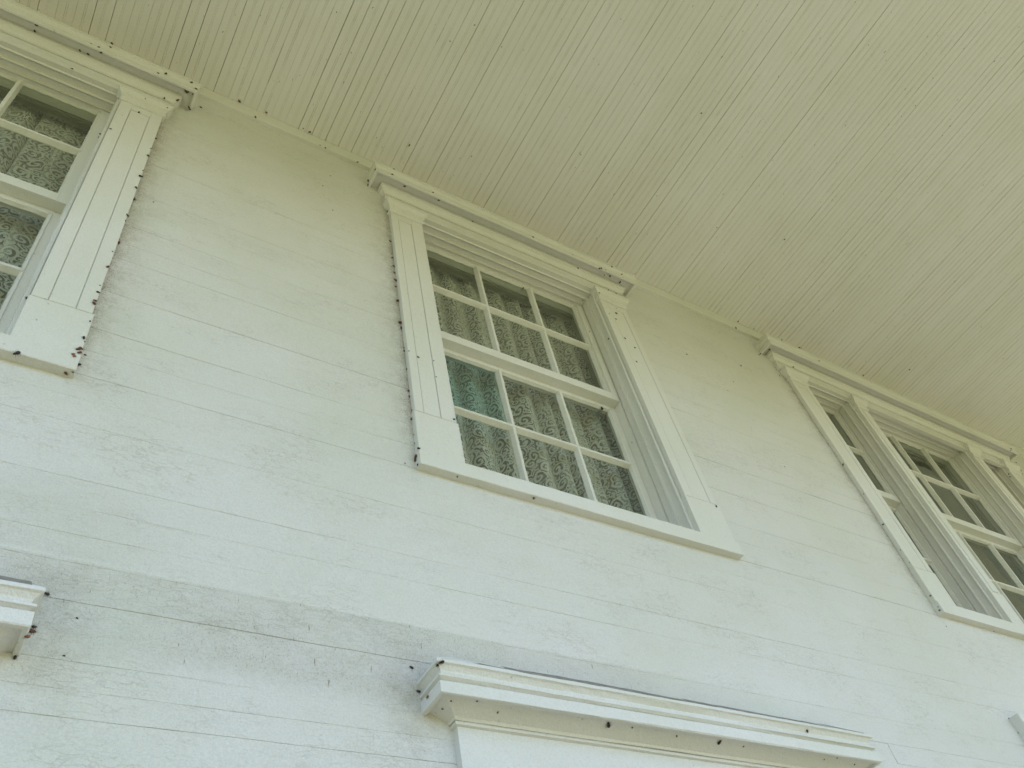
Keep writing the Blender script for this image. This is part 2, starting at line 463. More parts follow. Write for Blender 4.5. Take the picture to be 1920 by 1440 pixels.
def sweep_z(name, prof, z0, z1, mat, parent, step=0.03, amp=0.0008, seed=0):
    """closed (x, p) profile swept up z"""
    n = max(2, int(abs(z1 - z0) / step) + 1)
    rings = []
    for i in range(n + 1):
        z = z0 + (z1 - z0) * i / n
        rings.append([(x + wob(z, seed + j * .37, amp), -(p + wob(z, seed + 5 + j * .37, amp)), z) for j, (x, p) in enumerate(prof)])
    b = MB(); b.loft(rings); return b.make(name, mat, parent)

def mitred(name, prof, xa, xb, mat, parent, amp=0.001, seed=0, dz=0.0, step=0.035, pw=-0.01):
    """(q, z) profile run round a box: left return, front, right return; q = projection from the xa..xb box and the wall.
    prof lists the outside points from top back to bottom back"""
    n = max(3, int((xb - xa) / step))
    rings = []
    def ring(fx, back):
        r = []
        for j, (q, z) in enumerate(prof):
            x = fx(q)
            y = 0.004 if back else -q
            t = (x - xa) / (xb - xa)
            a = 0 if back else amp
            r.append((x, y - (0 if back else wob(x, seed + j * .31, a)), z + dz * t + wob(x, seed + 9 + j * .31, a)))
        return r
    rings.append(ring(lambda q: xa - q, True))
    rings.append(ring(lambda q: xa - q, False))
    for i in range(1, n):
        c = xa + (xb - xa) * i / n
        rings.append(ring(lambda q, c=c: c, False))
    rings.append(ring(lambda q: xb + q, False))
    rings.append(ring(lambda q: xb + q, True))
    b = MB(); b.loft(rings, close=True, caps=True)
    return b.make(name, mat, parent)

def rough_bar(x0, z0, x1, z1, wd, pb, pf, seed, taper=0.35, amp=0.0019, step=0.012):
    """a glazing bar from (x0,z0) to (x1,z1): wide at the glass, narrow in front, edges uneven like old putty"""
    d = Vector((x1 - x0, 0, z1 - z0)); L = d.length; d.normalize()
    s = Vector((-d.z, 0, d.x))
    n = max(2, int(L / step)); rings = []
    for i in range(n + 1):
        t = i / n; c = Vector((x0, 0, z0)) + d * (L * t)
        ring = []
        for j, (w_, p) in enumerate(((-wd / 2, pb), (-wd / 2 * 1.0, pb + .003), (-wd / 2 * taper, pf), (wd / 2 * taper, pf), (wd / 2, pb + .003), (wd / 2, pb))):
            ww = w_ + amp * mnoise.noise(Vector((L * t * 38, seed + j * 1.7, 3.3))) + amp * .6 * mnoise.noise(Vector((L * t * 110, seed + j * 1.7, 8.3)))
            v = c + s * ww
            ring.append((v.x, -p, v.z))
        rings.append(ring)
    b = MB(); b.loft(rings); return b

# ------------------------------------------------------------------ window unit
def opening(win, xa, xb, muntins, zs, glass_l, glass_r, teal=None, seed=0, simple=False):
    """jambs, head trim and the two sashes of one opening between xa and xb"""
    zst, zh = zs['sill'], zs['head']
    GT, H1, MR, LT, H2, GB = zs['gt'], zs['h1'], zs['mr'], zs['lt'], zs['h2'], zs['gb']
    pu, pl = -0.112, -0.138          # glass planes, upper sash stands nearer
    # jambs: stepped reveal (x measured inwards from the casing edge)
    pr = [(0.004, 0.0), (.004, -.004), (-.004, -.004), (-.005, .001), (-.013, .003), (-.0165, -.001), (-.0155, -.008), (-.0115, -.011), (-.0115, -.040), (-.016, -.041), (-.0225, -.039),
          (-.0245, -.044), (-.0235, -.049), (-.0195, -.052), (-.0195, -.082), (-.011, -.083), (-.011, -.0865), (-.026, -.088), (-.0265, -.150), (0.03, -.150), (0.03, 0.0)]
    prs = pr
    sweep_z('jamb', [(xb + x, p) for x, p in prs], zst - .03, zh + .03, 'trim', win, seed=seed, amp=.0010)
    sweep_z('jamb', [(xa - x, p) for x, p in prs], zst - .03, zh + .03, 'trim', win, seed=seed + 2, amp=.0010)
    # head
    hp = [(0.006, zh + .002), (-.002, zh + .002), (-.003, zh - .010), (.001, zh - .014), (-.004, zh - .019), (-.010, zh - .016), (-.012, zh - .008), (-.034, zh - .008), (-.036, zh - .018),
          (-.034, zh - .023), (-.040, zh - .026), (-.046, zh - .022), (-.048, zh - .015), (-.074, zh - .015), (-.075, zh - .024), (-.074, zh - .028), (-.078, zh - .028), (-.080, zh - .023), (-.150, zh - .023), (-.150, zh + .05), (0.006, zh + .05)]
    sweep_x('head_moulding', hp, xa - .001, xb + .001, 'trim', win, seed=seed + 4, amp=.0010)
    # sub sill
    b = MB(); b.box(xa, xb, -.150, .012, zst - .035, zst - .004); b.make('sub_sill', 'trim', win)
    # sashes
    def sash(name, z0, z1, g0, g1, hz, pg, front, rail_label=None):
        b = MB()
        ia, ib = xa + .0265, xb - .0265
        rb = .012
        def frame_piece(xl, xr, zl, zr): b.cbox(xl, xr, pg - .022, front, zl, zr, .0015)
        frame_piece(ia, glass_l - .004, z0, z1); frame_piece(glass_r + .004, ib, z0, z1)
        frame_piece(glass_l - .004, glass_r + .004, g1 + .004, z1)
        frame_piece(glass_l - .004, glass_r + .004, z0, g0 - .004)
        s = b.make(name, 'trim', win)
        # putty bevels round the glass
        for (ax, az, bx, bz) in ((glass_r, g0, glass_r, g1), (glass_l, g0, glass_l, g1), (glass_l, g1, glass_r, g1), (glass_l, g0, glass_r, g0)):
            q = rough_bar(ax, az, bx, bz, .016, pg, pg + .016, seed + ax * 3 + bz, .5, .0020)
            q.make('putty', 'trim', s)
        ms = [m for m in muntins]
        for h in hz:
            rough_bar(glass_l, h, glass_r, h, .026, pg - .004, pg + .020, seed + h * 7, .45).make('muntin', 'trim', s)
        for m in ms:
            zz = [g0] + sorted(hz) + [g1]
            for a, c in zip(zz[:-1], zz[1:]):
                rough_bar(m, a, m, c, .026, pg - .004, pg + .0195, seed + m * 5 + c, .45).make('muntin', 'trim', s)
        xs = [glass_l] + ms + [glass_r]
        zz = [g0] + sorted(hz) + [g1]
        for i in range(len(xs) - 1):
            for j in range(len(zz) - 1):
                tl = teal is not None and name == 'lower_sash' and i == teal[0] and j == teal[1]
                d = .0012 * mnoise.noise(Vector((i * 3.1 + seed, j * 7.7, pg * 90)))
                d2 = .0012 * mnoise.noise(Vector((i * 9.1 + seed, j * 2.7, pg * 50)))
                v = [(xs[i], -pg + d, zz[j]), (xs[i + 1], -pg - d, zz[j]), (xs[i + 1], -pg + d2, zz[j + 1]), (xs[i], -pg - d2, zz[j + 1])]
                v += [(x, y + .003, z) for x, y, z in v]
                f = [(0, 1, 2, 3), (7, 6, 5, 4), (0, 4, 5, 1), (1, 5, 6, 2), (2, 6, 7, 3), (3, 7, 4, 0)]
                g = link('pane', v, f, 'teal' if tl else 'glass', s)
                if tl: g['label'] = 'pane of teal tinted glass'
        return s
    sash('upper_sash', MR - .052, zh - .024, MR, GT, [H1], pu, pu + .030)
    sash('lower_sash', zst - .01, LT + .045, GB, LT, [H2], pl, pl + .012)
    # lining behind the sashes
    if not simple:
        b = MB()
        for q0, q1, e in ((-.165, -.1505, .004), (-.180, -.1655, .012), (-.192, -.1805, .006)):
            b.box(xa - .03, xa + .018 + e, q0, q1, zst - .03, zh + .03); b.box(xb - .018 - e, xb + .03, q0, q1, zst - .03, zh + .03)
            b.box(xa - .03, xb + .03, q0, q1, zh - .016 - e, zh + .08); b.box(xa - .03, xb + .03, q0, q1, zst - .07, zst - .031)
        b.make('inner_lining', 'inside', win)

def pilaster(win, x0, x1, zs, g0, g1, seed, slim=False):
    """panelled pilaster with plinth block and capital; g0, g1 = groove positions"""
    zp, zst, zcb, zct = zs['plinth'], zs['sill'], zs['capb'], zs['capt']
    T = .022
    pil = None
    if not slim:
        b = MB()
        b.box(x0 + .001, x1 - .001, -.004, .0155, zp, zcb)
        b.cbox(x0, g0 - .0004, 0.001, T, zp + .0005, zcb, .0015)
        b.cbox(g1 + .0004, x1, 0.001, T, zp + .0005, zcb, .0015)
        b.cbox(g0 - .0008, g1 + .0008, 0.001, T - .0003, zcb - .045, zcb - .0005, .0015)
        pil = b.make('pilaster', 'trim', win)
        b = MB(); b.cbox(g0 + .0011, g1 - .0011, .004, T - .0012, zp + .002, zcb - .0475, .0018); b.make('panel', 'trim', pil)
    else:
        b = MB(); b.cbox(x0, x1, -.004, T, zp, zcb, .002)
        b.cbox(g0, g1, .004, T + .004, zp + .001, zcb - .01, .002)
        pil = b.make('pilaster', 'trim', win)
    b = MB(); b.cbox(x0 - .004, x1 + .006, -.004, T + .0018, zst + .0005, zp - .0030, .002); b.make('plinth_block', 'trim', win)
    # capital: necking, cove, abacus
    h = zct - zcb
    prof = [(0.0, zct), (.026, zct), (.027, zct - .014), (.022, zct - .017), (.0215, zct - .021), (.023, zct - .024), (.014, zct - .036), (.010, zct - .038), (.011, zct - .046), (.0045, zct - .050), (.0045, zcb + .016), (.008, zcb + .013), (.008, zcb + .004), (.003, zcb), (-.01, zcb)]
    b = MB(); rings = []
    for side in (0, 1, 2, 3):
        r = []
        for q, z in prof:
            x = (x0 - q) if side in (0, 1) else (x1 + q)
            y = 0.0 if side in (0, 3) else -(T + q)
            r.append((x, y, z + wob(x, seed + z, .0008)))
        rings.append(r)
    b.loft(rings); b.make('capital', 'trim', win)
    return pil

def hood(win, xa, xb, z0, seed, dz=0.0):
    """frieze board, bed moulding and crown with mitred returns; z0 = top of the capitals"""
    f = [(-.006, z0 + .0745), (.019, z0 + .0745), (.019, z0 + .040), (.0165, z0 + .039), (.0165, z0 + .037), (.019, z0 + .036), (.019, z0 + .003), (-.006, z0 + .003)]
    mitred('frieze_board', f, xa, xb, 'trim', win, seed=seed, dz=dz, amp=.0010)
    bd = [(-.006, z0 + .138), (.044, z0 + .138), (.045, z0 + .118), (.043, z0 + .112), (.038, z0 + .110), (.0375, z0 + .106), (.040, z0 + .102), (.037, z0 + .094), (.029, z0 + .088), (.026, z0 + .084), (.023, z0 + .083), (.023, z0 + .0775), (-.006, z0 + .0775)]
    mitred('bed_moulding', bd, xa, xb, 'trim', win, seed=seed + 1, dz=dz)
    c = [(-.006, z0 + .200), (.101, z0 + .200), (.103, z0 + .188), (.0965, z0 + .186), (.095, z0 + .181), (.0985, z0 + .179), (.096, z0 + .170), (.088, z0 + .161), (.080, z0 + .158), (.079, z0 + .153),
         (.092, z0 + .152), (.0935, z0 + .130), (.092, z0 + .122), (.085, z0 + .1205), (.081, z0 + .124), (.080, z0 + .146), (-.006, z0 + .146)]
    mitred('crown_moulding', c, xa, xb, 'trim', win, seed=seed + 2, dz=dz, amp=.0014)

def make_window(label, pils, opens, zs, group, seed, hood_dz=0.0, hx=None, sx=None, teal=None):
    win = thing('sash_window', label, 'window', group=group); win['kind'] = 'thing'
    for i, (x0, x1, g0, g1, slim) in enumerate(pils):
        pilaster(win, x0, x1, zs, g0, g1, seed + i, slim)
    for i, (xa, xb, mu, gl, gr) in enumerate(opens):
        opening(win, xa, xb, mu, zs, gl, gr, teal if i == 0 else None, seed + 10 * i)
    xa, xb = hx or (pils[0][0], pils[-1][1])
    hood(win, xa, xb, zs['capt'], seed + 3, hood_dz)
    a, b_ = sx or (pils[0][0] - .008, pils[-1][1] + .008)
    zt, zb = zs['sill'], zs['sillb']
    prof = [(-.006, zt), (.029, zt), (.031, zt - .002), (.031, zb + .003), (.029, zb), (-.006, zb)]
    sweep_x('sill', prof, a, b_, 'trim', win, seed=seed + 8, amp=.0012)
    return win

ZS = dict(sill=-.966, sillb=-1.026, head=.675, plinth=-.768, capb=.585, capt=.665, gt=.648, h1=.298, mr=-.058, lt=-.135, h2=-.487, gb=-.845)
ZSL = dict(ZS, sill=-.986, sillb=-1.046, plinth=-.790, capb=.575, capt=.655, head=.668, h1=.285, mr=-.07, lt=-.148, h2=-.50)
GW = 'tall sash windows in hooded pilaster surrounds on the upper wall'
make_window('upper window cut off by the left edge of the photo, lace behind its panes',
            [(-2.455, -2.30, -2.42, -2.342, False), (-1.300, -1.145, -1.258, -1.187, False)],
            [(-2.30, -1.300, [-1.94, -1.65], -2.245, -1.362)], ZSL, GW, 11)
make_window('whole upper window in the middle of the wall with lace and one teal tinted pane',
            [(-.155, 0.0, -.122, -.057, False), (1.0, 1.165, 1.045, 1.133, False)],
            [(0.0, 1.0, [.362, .667], .060, .938)], ZS, GW, 41, teal=(0, 1))
ZSR = dict(ZS, sill=-.962, sillb=-1.022, capt=.668)
make_window('triple upper window on the right with narrow side lights and bare dark panes',
            [(2.352, 2.495, 2.388, 2.460, False), (2.918, 3.008, 2.945, 2.985, True), (4.035, 4.135, 4.065, 4.105, True), (4.43, 4.56, 4.465, 4.525, False)],
            [(2.495, 2.918, [], 2.565, 2.880), (3.008, 4.035, [3.41, 3.71], 3.075, 3.985), (4.135, 4.43, [], 4.195, 4.375)],
            ZSR, GW, 71, hood_dz=-.045, hx=(2.335, 4.515))

# ------------------------------------------------------------------ lower windows: only their hoods and head boards reach the picture
def lower_window(label, xa, xb, group, seed, zt=-1.762, dzr=0.0):
    win = thing('lower_window', label, 'window', group=group); win['kind'] = 'thing'
    zb = zt - .085
    c = [(.004, zt + .082), (.102, zt + .001), (.1045, zt - .003), (.104, zt - .009), (.099, zt - .012), (.090, zt - .022), (.088, zt - .030), (.089, zt - .034), (.098, zt - .036), (.0985, zt - .041), (.092, zt - .044), (.087, zt - .047),
         (.087, zt - .051), (.098, zt - .053), (.099, zb + .002), (.096, zb), (.087, zb), (.086, zb + .008), (.080, zb + .008), (.034, zb - .012), (.030, zb - .0185), (.004, zb - .0185)]
    hm = mitred('hood_moulding', c, xa, xb, 'trim', win, seed=seed, amp=.0016, dz=dzr)
    # weathered sloping drip cap
    v = []; n_ = 40
    for i in range(n_ + 1):
        x = xa + .010 + (xb - xa + .070) * i / n_
        v += [(x, -.002, zt + .0835 + wob(x, 4, .003)), (x, -.0985, zt + .0058 + wob(x, 5, .0012)), (x, -.0975, zt + .0035), (x, -.002, zt + .080)]
    f_ = []
    for i in range(n_):
        for j in range(4):
            k_ = (j + 1) % 4; f_.append((4 * i + j, 4 * i + k_, 4 * i + 4 + k_, 4 * i + 4 + j))
    f_ += [(3, 2, 1, 0), (4 * n_, 4 * n_ + 1, 4 * n_ + 2, 4 * n_ + 3)]
    fixn(link('drip_cap', v, f_, 'weathered', win))
    f = [(-.006, zb - .0195), (.027, zb - .0195), (.029, zb - .023), (.028, zb - .028), (.0205, zb - .030), (.020, zb - .144), (-.006, zb - .144)]
    mitred('frieze_board', f, xa, xb, 'trim', win, seed=seed + 1, amp=.0008)
    zc = zb - .146
    zs = dict(sill=-3.75, sillb=-3.81, head=zc - .02, plinth=-3.55, capb=zc - .075, capt=zc - .001, gt=zc - .05, h1=zc - .43, mr=zc - .83, lt=zc - .91, h2=zc - 1.30, gb=-3.62)
    pilaster(win, xa, xa + .15, zs, xa + .035, xa + .10, seed + 2)
    pilaster(win, xb - .15, xb, zs, xb - .10, xb - .035, seed + 3)
    opening(win, xa + .15, xb - .15, [xa + .15 + (xb - xa - .3) / 3, xa + .15 + (xb - xa - .3) * 2 / 3], zs, xa + .21, xb - .21, None, seed + 5)
    prof = [(-.006, -3.75), (.029, -3.75), (.031, -3.752), (.031, -3.807), (.029, -3.81), (-.006, -3.81)]
    sweep_x('sill', prof, xa - .008, xb + .008, 'trim', win, seed=seed + 8)
    return win
GL = 'moulded hoods of the ground floor windows'
lower_window('white moulded hood of the ground floor window right below the middle upper window', -.124, 1.168, GL, 91)
lower_window('end of a white moulded window hood at the lower left edge of the photo', -2.46, -1.165, GL, 121)
# doorway surround, lower right: only its upper left corner shows
dr = thing('doorway_surround', 'upper left corner of a flat white surround at the lower right edge of the photo', 'doorway'); dr['kind'] = 'thing'
b = MB(); b.cbox(2.373, 4.7, -.004, .042, -1.72, -1.496, .003); b.make('head_board', 'trim', dr)
b = MB(); b.cbox(2.385, 2.56, -.004, .034, ZF, -1.722, .003); b.make('jamb_board', 'trim', dr)
b = MB(); b.cbox(4.50, 4.68, -.004, .034, ZF, -1.722, .003); b.make('jamb_board', 'trim', dr)
b = MB(); b.box(2.561, 4.499, -.04, .004, ZF + .02, -1.722); dd = b.make('door', 'trim', dr)
b = MB()
for i in range(2):
    for j in range(3):
        b.cbox(2.70 + i * .95, 3.45 + i * .95, .004, .014, -4.35 + j * .87, -3.62 + j * .87, .006)
b.make('door_panel', 'trim', dd)
b = MB(); b.cbox(3.50, 3.54, .0041, .05, -3.5, -3.46, .004); b.make('handle', 'metal', dd)

# ------------------------------------------------------------------ wall of horizontal boards
wall = thing('house_wall', 'tall white painted wall of flush horizontal boards, weathered and speckled with grime', 'wall'); wall['kind'] = 'thing'
ROWS = [1.034, .955, .86, .765, .67, .575, .48, .385, .29, .21, .145, .067, -.03, -.14, -.25, -.36, -.45, -.545, -.635, -.73, -.82, -.92, -1.02, -1.11, -1.20,
        -1.29, -1.375, -1.46, -1.535, -1.61, -1.705, -1.775, -1.84, -1.90, -1.955, -2.06, -2.16, -2.26]
STRONG = {.067: .8, -.03: .7, -.36: 1, -.45: .8, -.635: 1, -.82: 1, -1.02: .55, -1.375: .7, -1.535: .35, -1.61: .6, -1.705: .4, -1.84: .8, -1.955: .5, .145: .5, -.14: .35, -.73: .3, -1.2: .25, .29: .3, .575: .3, -.92: .3}
OPEN = [(-2.37, -1.24, -1.0, .72), (-.08, 1.08, -1.0, .72), (2.45, 4.5, -1.0, .72),
        (-2.37, -1.24, -3.78, -1.93), (-.04, 1.08, -3.78, -1.93), (2.5, 4.55, ZF - 1, -1.65)]
def spans(z0, z1, xa=-3.2, xb=12.0):
    segs = [(xa, xb)]
    for (a, b, c, d) in OPEN:
        if z1 > c + .001 and z0 < d - .001:
            if z0 < c or z1 > d:      # a board partly over the opening: only cut when the opening covers its middle
                if not (c < (z0 + z1) / 2 < d): continue
            out = []
            for (s, e) in segs:
                if b <= s or a >= e: out.append((s, e)); continue
                if a > s: out.append((s, a))
                if b < e: out.append((b, e))
            segs = out
    return segs
BUTTS = {-1.375: [-.60], -1.46: [-.6], -1.29: [.9], -1.11: [1.6], -.25: [1.62], .29: [1.9], -.73: [2.05], -1.84: [-.73], -1.705: [1.5], -.45: [], -.03: [-.8], .575: [-.55], -1.02: [1.9]}
def board(x0, x1, z0, z1, top_s, bot_s, seed, jt, jb):
    """flush board; its joints open and close along their length where paint has bridged them"""
    rnd = random.Random(seed)
    pf = -.0003 - .0013 * rnd.random()
    n = max(1, int((x1 - x0) / .045)); rings = []
    for i in range(n + 1):
        x = x0 + .0001 + (x1 - x0 - .0002) * i / n
        def op(j, st):      # how open the joint is here
            v = .66 + .85 * mnoise.noise(Vector((x * 1.6, j * 17.3, 1.0))) + .5 * mnoise.noise(Vector((x * 8.0, j * 9.1, 5.0)))
            return max(0.03, min(1.0, v)) * st
        ot, ob = op(jt, top_s), op(jb, bot_s)
        gt = .00004 + .00050 * ot; gb = .00004 + .00050 * ob
        ct = .0005 + .0022 * ot; cb = .0004 + .0014 * ob
        wt = .0014 * mnoise.noise(Vector((x * 5.0, jt * 7.7, 2.0))) + .0007 * mnoise.noise(Vector((x * 19.0, jt * 7.7, 2.0)))
        wb = .0014 * mnoise.noise(Vector((x * 5.0, jb * 7.7, 2.0))) + .0007 * mnoise.noise(Vector((x * 19.0, jb * 7.7, 2.0)))
        c = wob(x, seed + 50, .0007, 1.7)
        rings.append([(x, .018, z0 + gb + wb), (x, -(pf - cb * .7), z0 + gb + wb), (x, -pf + c, z0 + gb + cb + wb), (x, -pf + c + .0003, (z0 + z1) / 2),
                      (x, -pf + c, z1 - gt - ct + wt), (x, -(pf - ct * .7), z1 - gt + wt), (x, .018, z1 - gt + wt)])
    b = MB(); b.loft(rings)
    return b.make('siding_board', 'siding', wall)
k = 0
for i in range(len(ROWS) - 1):
    z1, z0 = ROWS[i], ROWS[i + 1]
    for (s, e) in spans(z0, z1):
        cuts = [s] + [c for c in sorted(BUTTS.get(z1, [])) if s + .15 < c < e - .15] + [e]
        for a, c in zip(cuts[:-1], cuts[1:]):
            board(a, c, z0, z1, STRONG.get(z1, .11) * .8, STRONG.get(z0, .11) * .5, 300 + k, i, i + 1); k += 1
# the boards below the picture, joined
b = MB(); z = ROWS[-1]
while z > ZF + .05:
    z0 = z - .0975
    for (s, e) in spans(z0, z): b.cbox(s, e, -.018, -.001, z0, z - .0006, .002)
    z = z0
lo = b.make('lower_siding', 'siding', wall); lo['kind'] = 'stuff'
# sheathing behind the boards, with the openings left out
b = MB()
xs = sorted({-3.2, 12.0} | {v for o in OPEN for v in o[:2]})
zs_ = sorted({ZF, ZC + .3} | {v for o in OPEN for v in o[2:] if v > ZF})
for i in range(len(xs) - 1):
    for j in range(len(zs_) - 1):
        cx, cz = (xs[i] + xs[i + 1]) / 2, (zs_[j] + zs_[j + 1]) / 2
        if any(o[0] < cx < o[1] and o[2] < cz < o[3] for o in OPEN): continue
        b.box(xs[i], xs[i + 1], -.20, -.0185, zs_[j], zs_[j + 1])
b.make('sheathing', 'gap', wall)

# strip where wall and ceiling meet
st = sweep_x('cornice_strip', [(-.004, ZC - .001), (.020, ZC - .001), (.021, ZC - .010), (.018, ZC - .066), (.016, ZC - .074), (-.004, ZC - .074)], -3.1, 11.9, 'trim', None, seed=3, amp=.0012)
st['label'] = 'plain white strip running along the top of the wall under the porch ceiling'; st['category'] = 'moulding'; st['kind'] = 'thing'

# ------------------------------------------------------------------ porch ceiling: narrow beaded boards running out from the wall
ceil = thing('porch_ceiling', 'cream painted porch ceiling of narrow beaded boards with dark broken joints', 'ceiling'); ceil['kind'] = 'thing'
PITCH = .0655
STJ = {0, -11, -8, -7, -3, -2, 6, 7, 8, 10, 14, 16, 21, 25, 30, 33, 34, 40, 45, 48, 51, 52, 53, 54, 56, 62, 65, 66, 71, 74}
kk = -32
while -.989 + kk * PITCH < 11.9:
    xl = -.989 + kk * PITCH; xr = xl + PITCH
    rnd = random.Random(900 + kk)
    def gapw(j):
        r = random.Random(5000 + j).random()
        return .0008 if j in STJ else (.0006 if r > .85 else (.00024 if r > .5 else .00010))
    gl, gr = gapw(kk), gapw(kk + 1)
    cl, cr = .0007 + gl * 1.3, .0007 + gr * 1.3
    dzb = (rnd.random() - .5) * .0014
    mid = (xl + xr) / 2
    pr = [(xl + gl, .014), (xl + gl, cl), (xl + gl + cl, 0), (mid - .0050, 0), (mid - .0038, .0014), (mid - .0024, .0002), (mid, -.0002), (mid + .0024, .0002), (mid + .0038, .0014), (mid + .0050, 0),
          (xr - gr - cr, 0), (xr - gr, cr), (xr - gr, .014)]
    n = 7; rings = []
    for i in range(n + 1):
        y = .0 + (PORCH + .02) * i / n
        rings.append([(x + wob(y, kk, .0003, 1.5), y, ZC + z + dzb + wob(y, kk + 80, .0007, 1.1)) for x, z in pr])
    bb = MB(); bb.loft(rings); bb.make('ceiling_board', 'ceiling', ceil)
    kk += 1
b = MB(); b.box(-3.2, 12.0, -.02, -PORCH, ZC + .016, ZC + .05); b.make('backing', 'gap', ceil)

roof = thing('light_block_canopy', 'unseen roof deck and outer beam added to block sun and sky light', 'canopy'); roof['kind'] = 'thing'
b = MB(); b.box(-3.3, 12.1, -4.0, -PORCH + .45, ZC + .36, ZC + .44); b.make('sun_block_deck', 'roof', roof)  # unseen slab, added so that no sun leaks through above the ceiling
b = MB(); b.box(-3.3, 12.1, -PORCH + .001, -PORCH + .32, ZC - .34, ZC + .355); b.make('sky_block_beam', 'trim', roof)  # unseen beam, added with a drop that cuts sky light off the upper wall

# ------------------------------------------------------------------ ground, floor, rooms
def struct(o): o['kind'] = 'structure'; return o
b = MB(); b.box(-400, 400, -400, 400, ZG - .3, ZG); struct(b.make('lawn', 'grass'))
b = MB(); b.box(-3.2, 12.0, 0.0, -PORCH + .15, ZF - .5, ZF); struct(b.make('porch_floor', 'floor'))
# rooms: a closed shell behind the wall so that the panes look into dim interiors
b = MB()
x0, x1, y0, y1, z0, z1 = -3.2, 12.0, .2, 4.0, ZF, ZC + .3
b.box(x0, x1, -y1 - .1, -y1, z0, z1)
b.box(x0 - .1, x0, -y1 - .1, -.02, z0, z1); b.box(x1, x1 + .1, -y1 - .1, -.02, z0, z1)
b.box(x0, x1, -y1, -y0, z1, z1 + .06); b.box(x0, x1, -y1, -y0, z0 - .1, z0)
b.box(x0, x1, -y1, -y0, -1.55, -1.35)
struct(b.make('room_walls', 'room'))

# ------------------------------------------------------------------ lace curtains
def curtain(label, x0, x1, z0, z1, y, seed, folds, group):
    rnd = random.Random(seed)
    nx = 260; nz = 10
    ph = [rnd.uniform(0, 6.28) for _ in range(4)]
    v = []; uv = []; f = []
    for j in range(nz + 1):
        tz = j / nz; z = z1 + (z0 - z1) * tz; s = 0; prev = None
        for i in range(nx + 1):
            t = i / nx; a = t * folds * 6.283
            am = .034 + .006 * tz
            yy = y + am * math.sin(a + ph[0] + .8 * math.sin(a * .37 + ph[1]) + .25 * tz * math.sin(3 * t + seed)) + .35 * am * math.sin(2.3 * a + ph[2])
            xx = x0 + (x1 - x0) * t + .029 * math.sin(a + ph[0] + 1.3 + .8 * math.sin(a * .37 + ph[1])) + .010 * math.sin(a * .5 + ph[3]) * tz
            if prev: s += math.hypot(xx - prev[0], yy - prev[1])
            prev = (xx, yy)
            v.append((xx, yy, z)); uv.append((s, z))
    for j in range(nz):
        for i in range(nx):
            a = j * (nx + 1) + i; f.append((a, a + 1, a + nx + 2, a + nx + 1))
    o = link('lace_curtain', v, f, 'lace', None, True, uv)
    o['label'] = label; o['category'] = 'curtain'; o['group'] = group
    # rod
    b = MB(); rings = []
    for i in range(2):
        xx = (x0 - .03, x1 + .03)[i]
        rings.append([(xx, y + .006 * math.cos(a * .785), z1 + .01 + .006 * math.sin(a * .785)) for a in range(8)])
    b.loft(rings); r = b.make('curtain_rod', 'metal')
    r['label'] = 'thin brass rod carrying ' + label; r['category'] = 'curtain rod'
GC = 'lace curtains behind the upper windows'
curtain('the lace in the window cut by the left edge', -2.34, -1.27, -1.1, .98, .245, 3, 11, GC)
curtain('the lace in the middle window', -.03, 1.03, -1.1, .98, .245, 8, 8.5, GC)

#BUGS
# ------------------------------------------------------------------ insects gathered on trim, wall and ceiling
INSECT_PLACES = ["inside the left window frame", "inside the middle window frame", "inside the triple window frame", "on a left window plinth block", "on a middle window plinth block", "on a triple window plinth block", "on the bare wall left of the middle window", "on the bare wall right of the middle window", "on the bottom hood below the middle window", "on the ceiling close to the window hoods", "on the ceiling far out from the wall", "on the ceiling left of the middle window", "on the ceiling strip left of the middle window", "on the ceiling strip right of the middle window", "on the flat surround at the lower right edge", "on the hood end at lower left", "on the left window casing", "on the left window hood", "on the left window sill", "on the lower wall near the bottom hoods", "on the middle window casing at its left side", "on the middle window casing at its right side", "on the middle window hood", "on the middle window sill", "on the triple window casing", "on the triple window hood", "on the triple window sill", "on the wall beside the left window casing", "on the wall beside the middle window casing", "on the wall beside the triple window casing"]
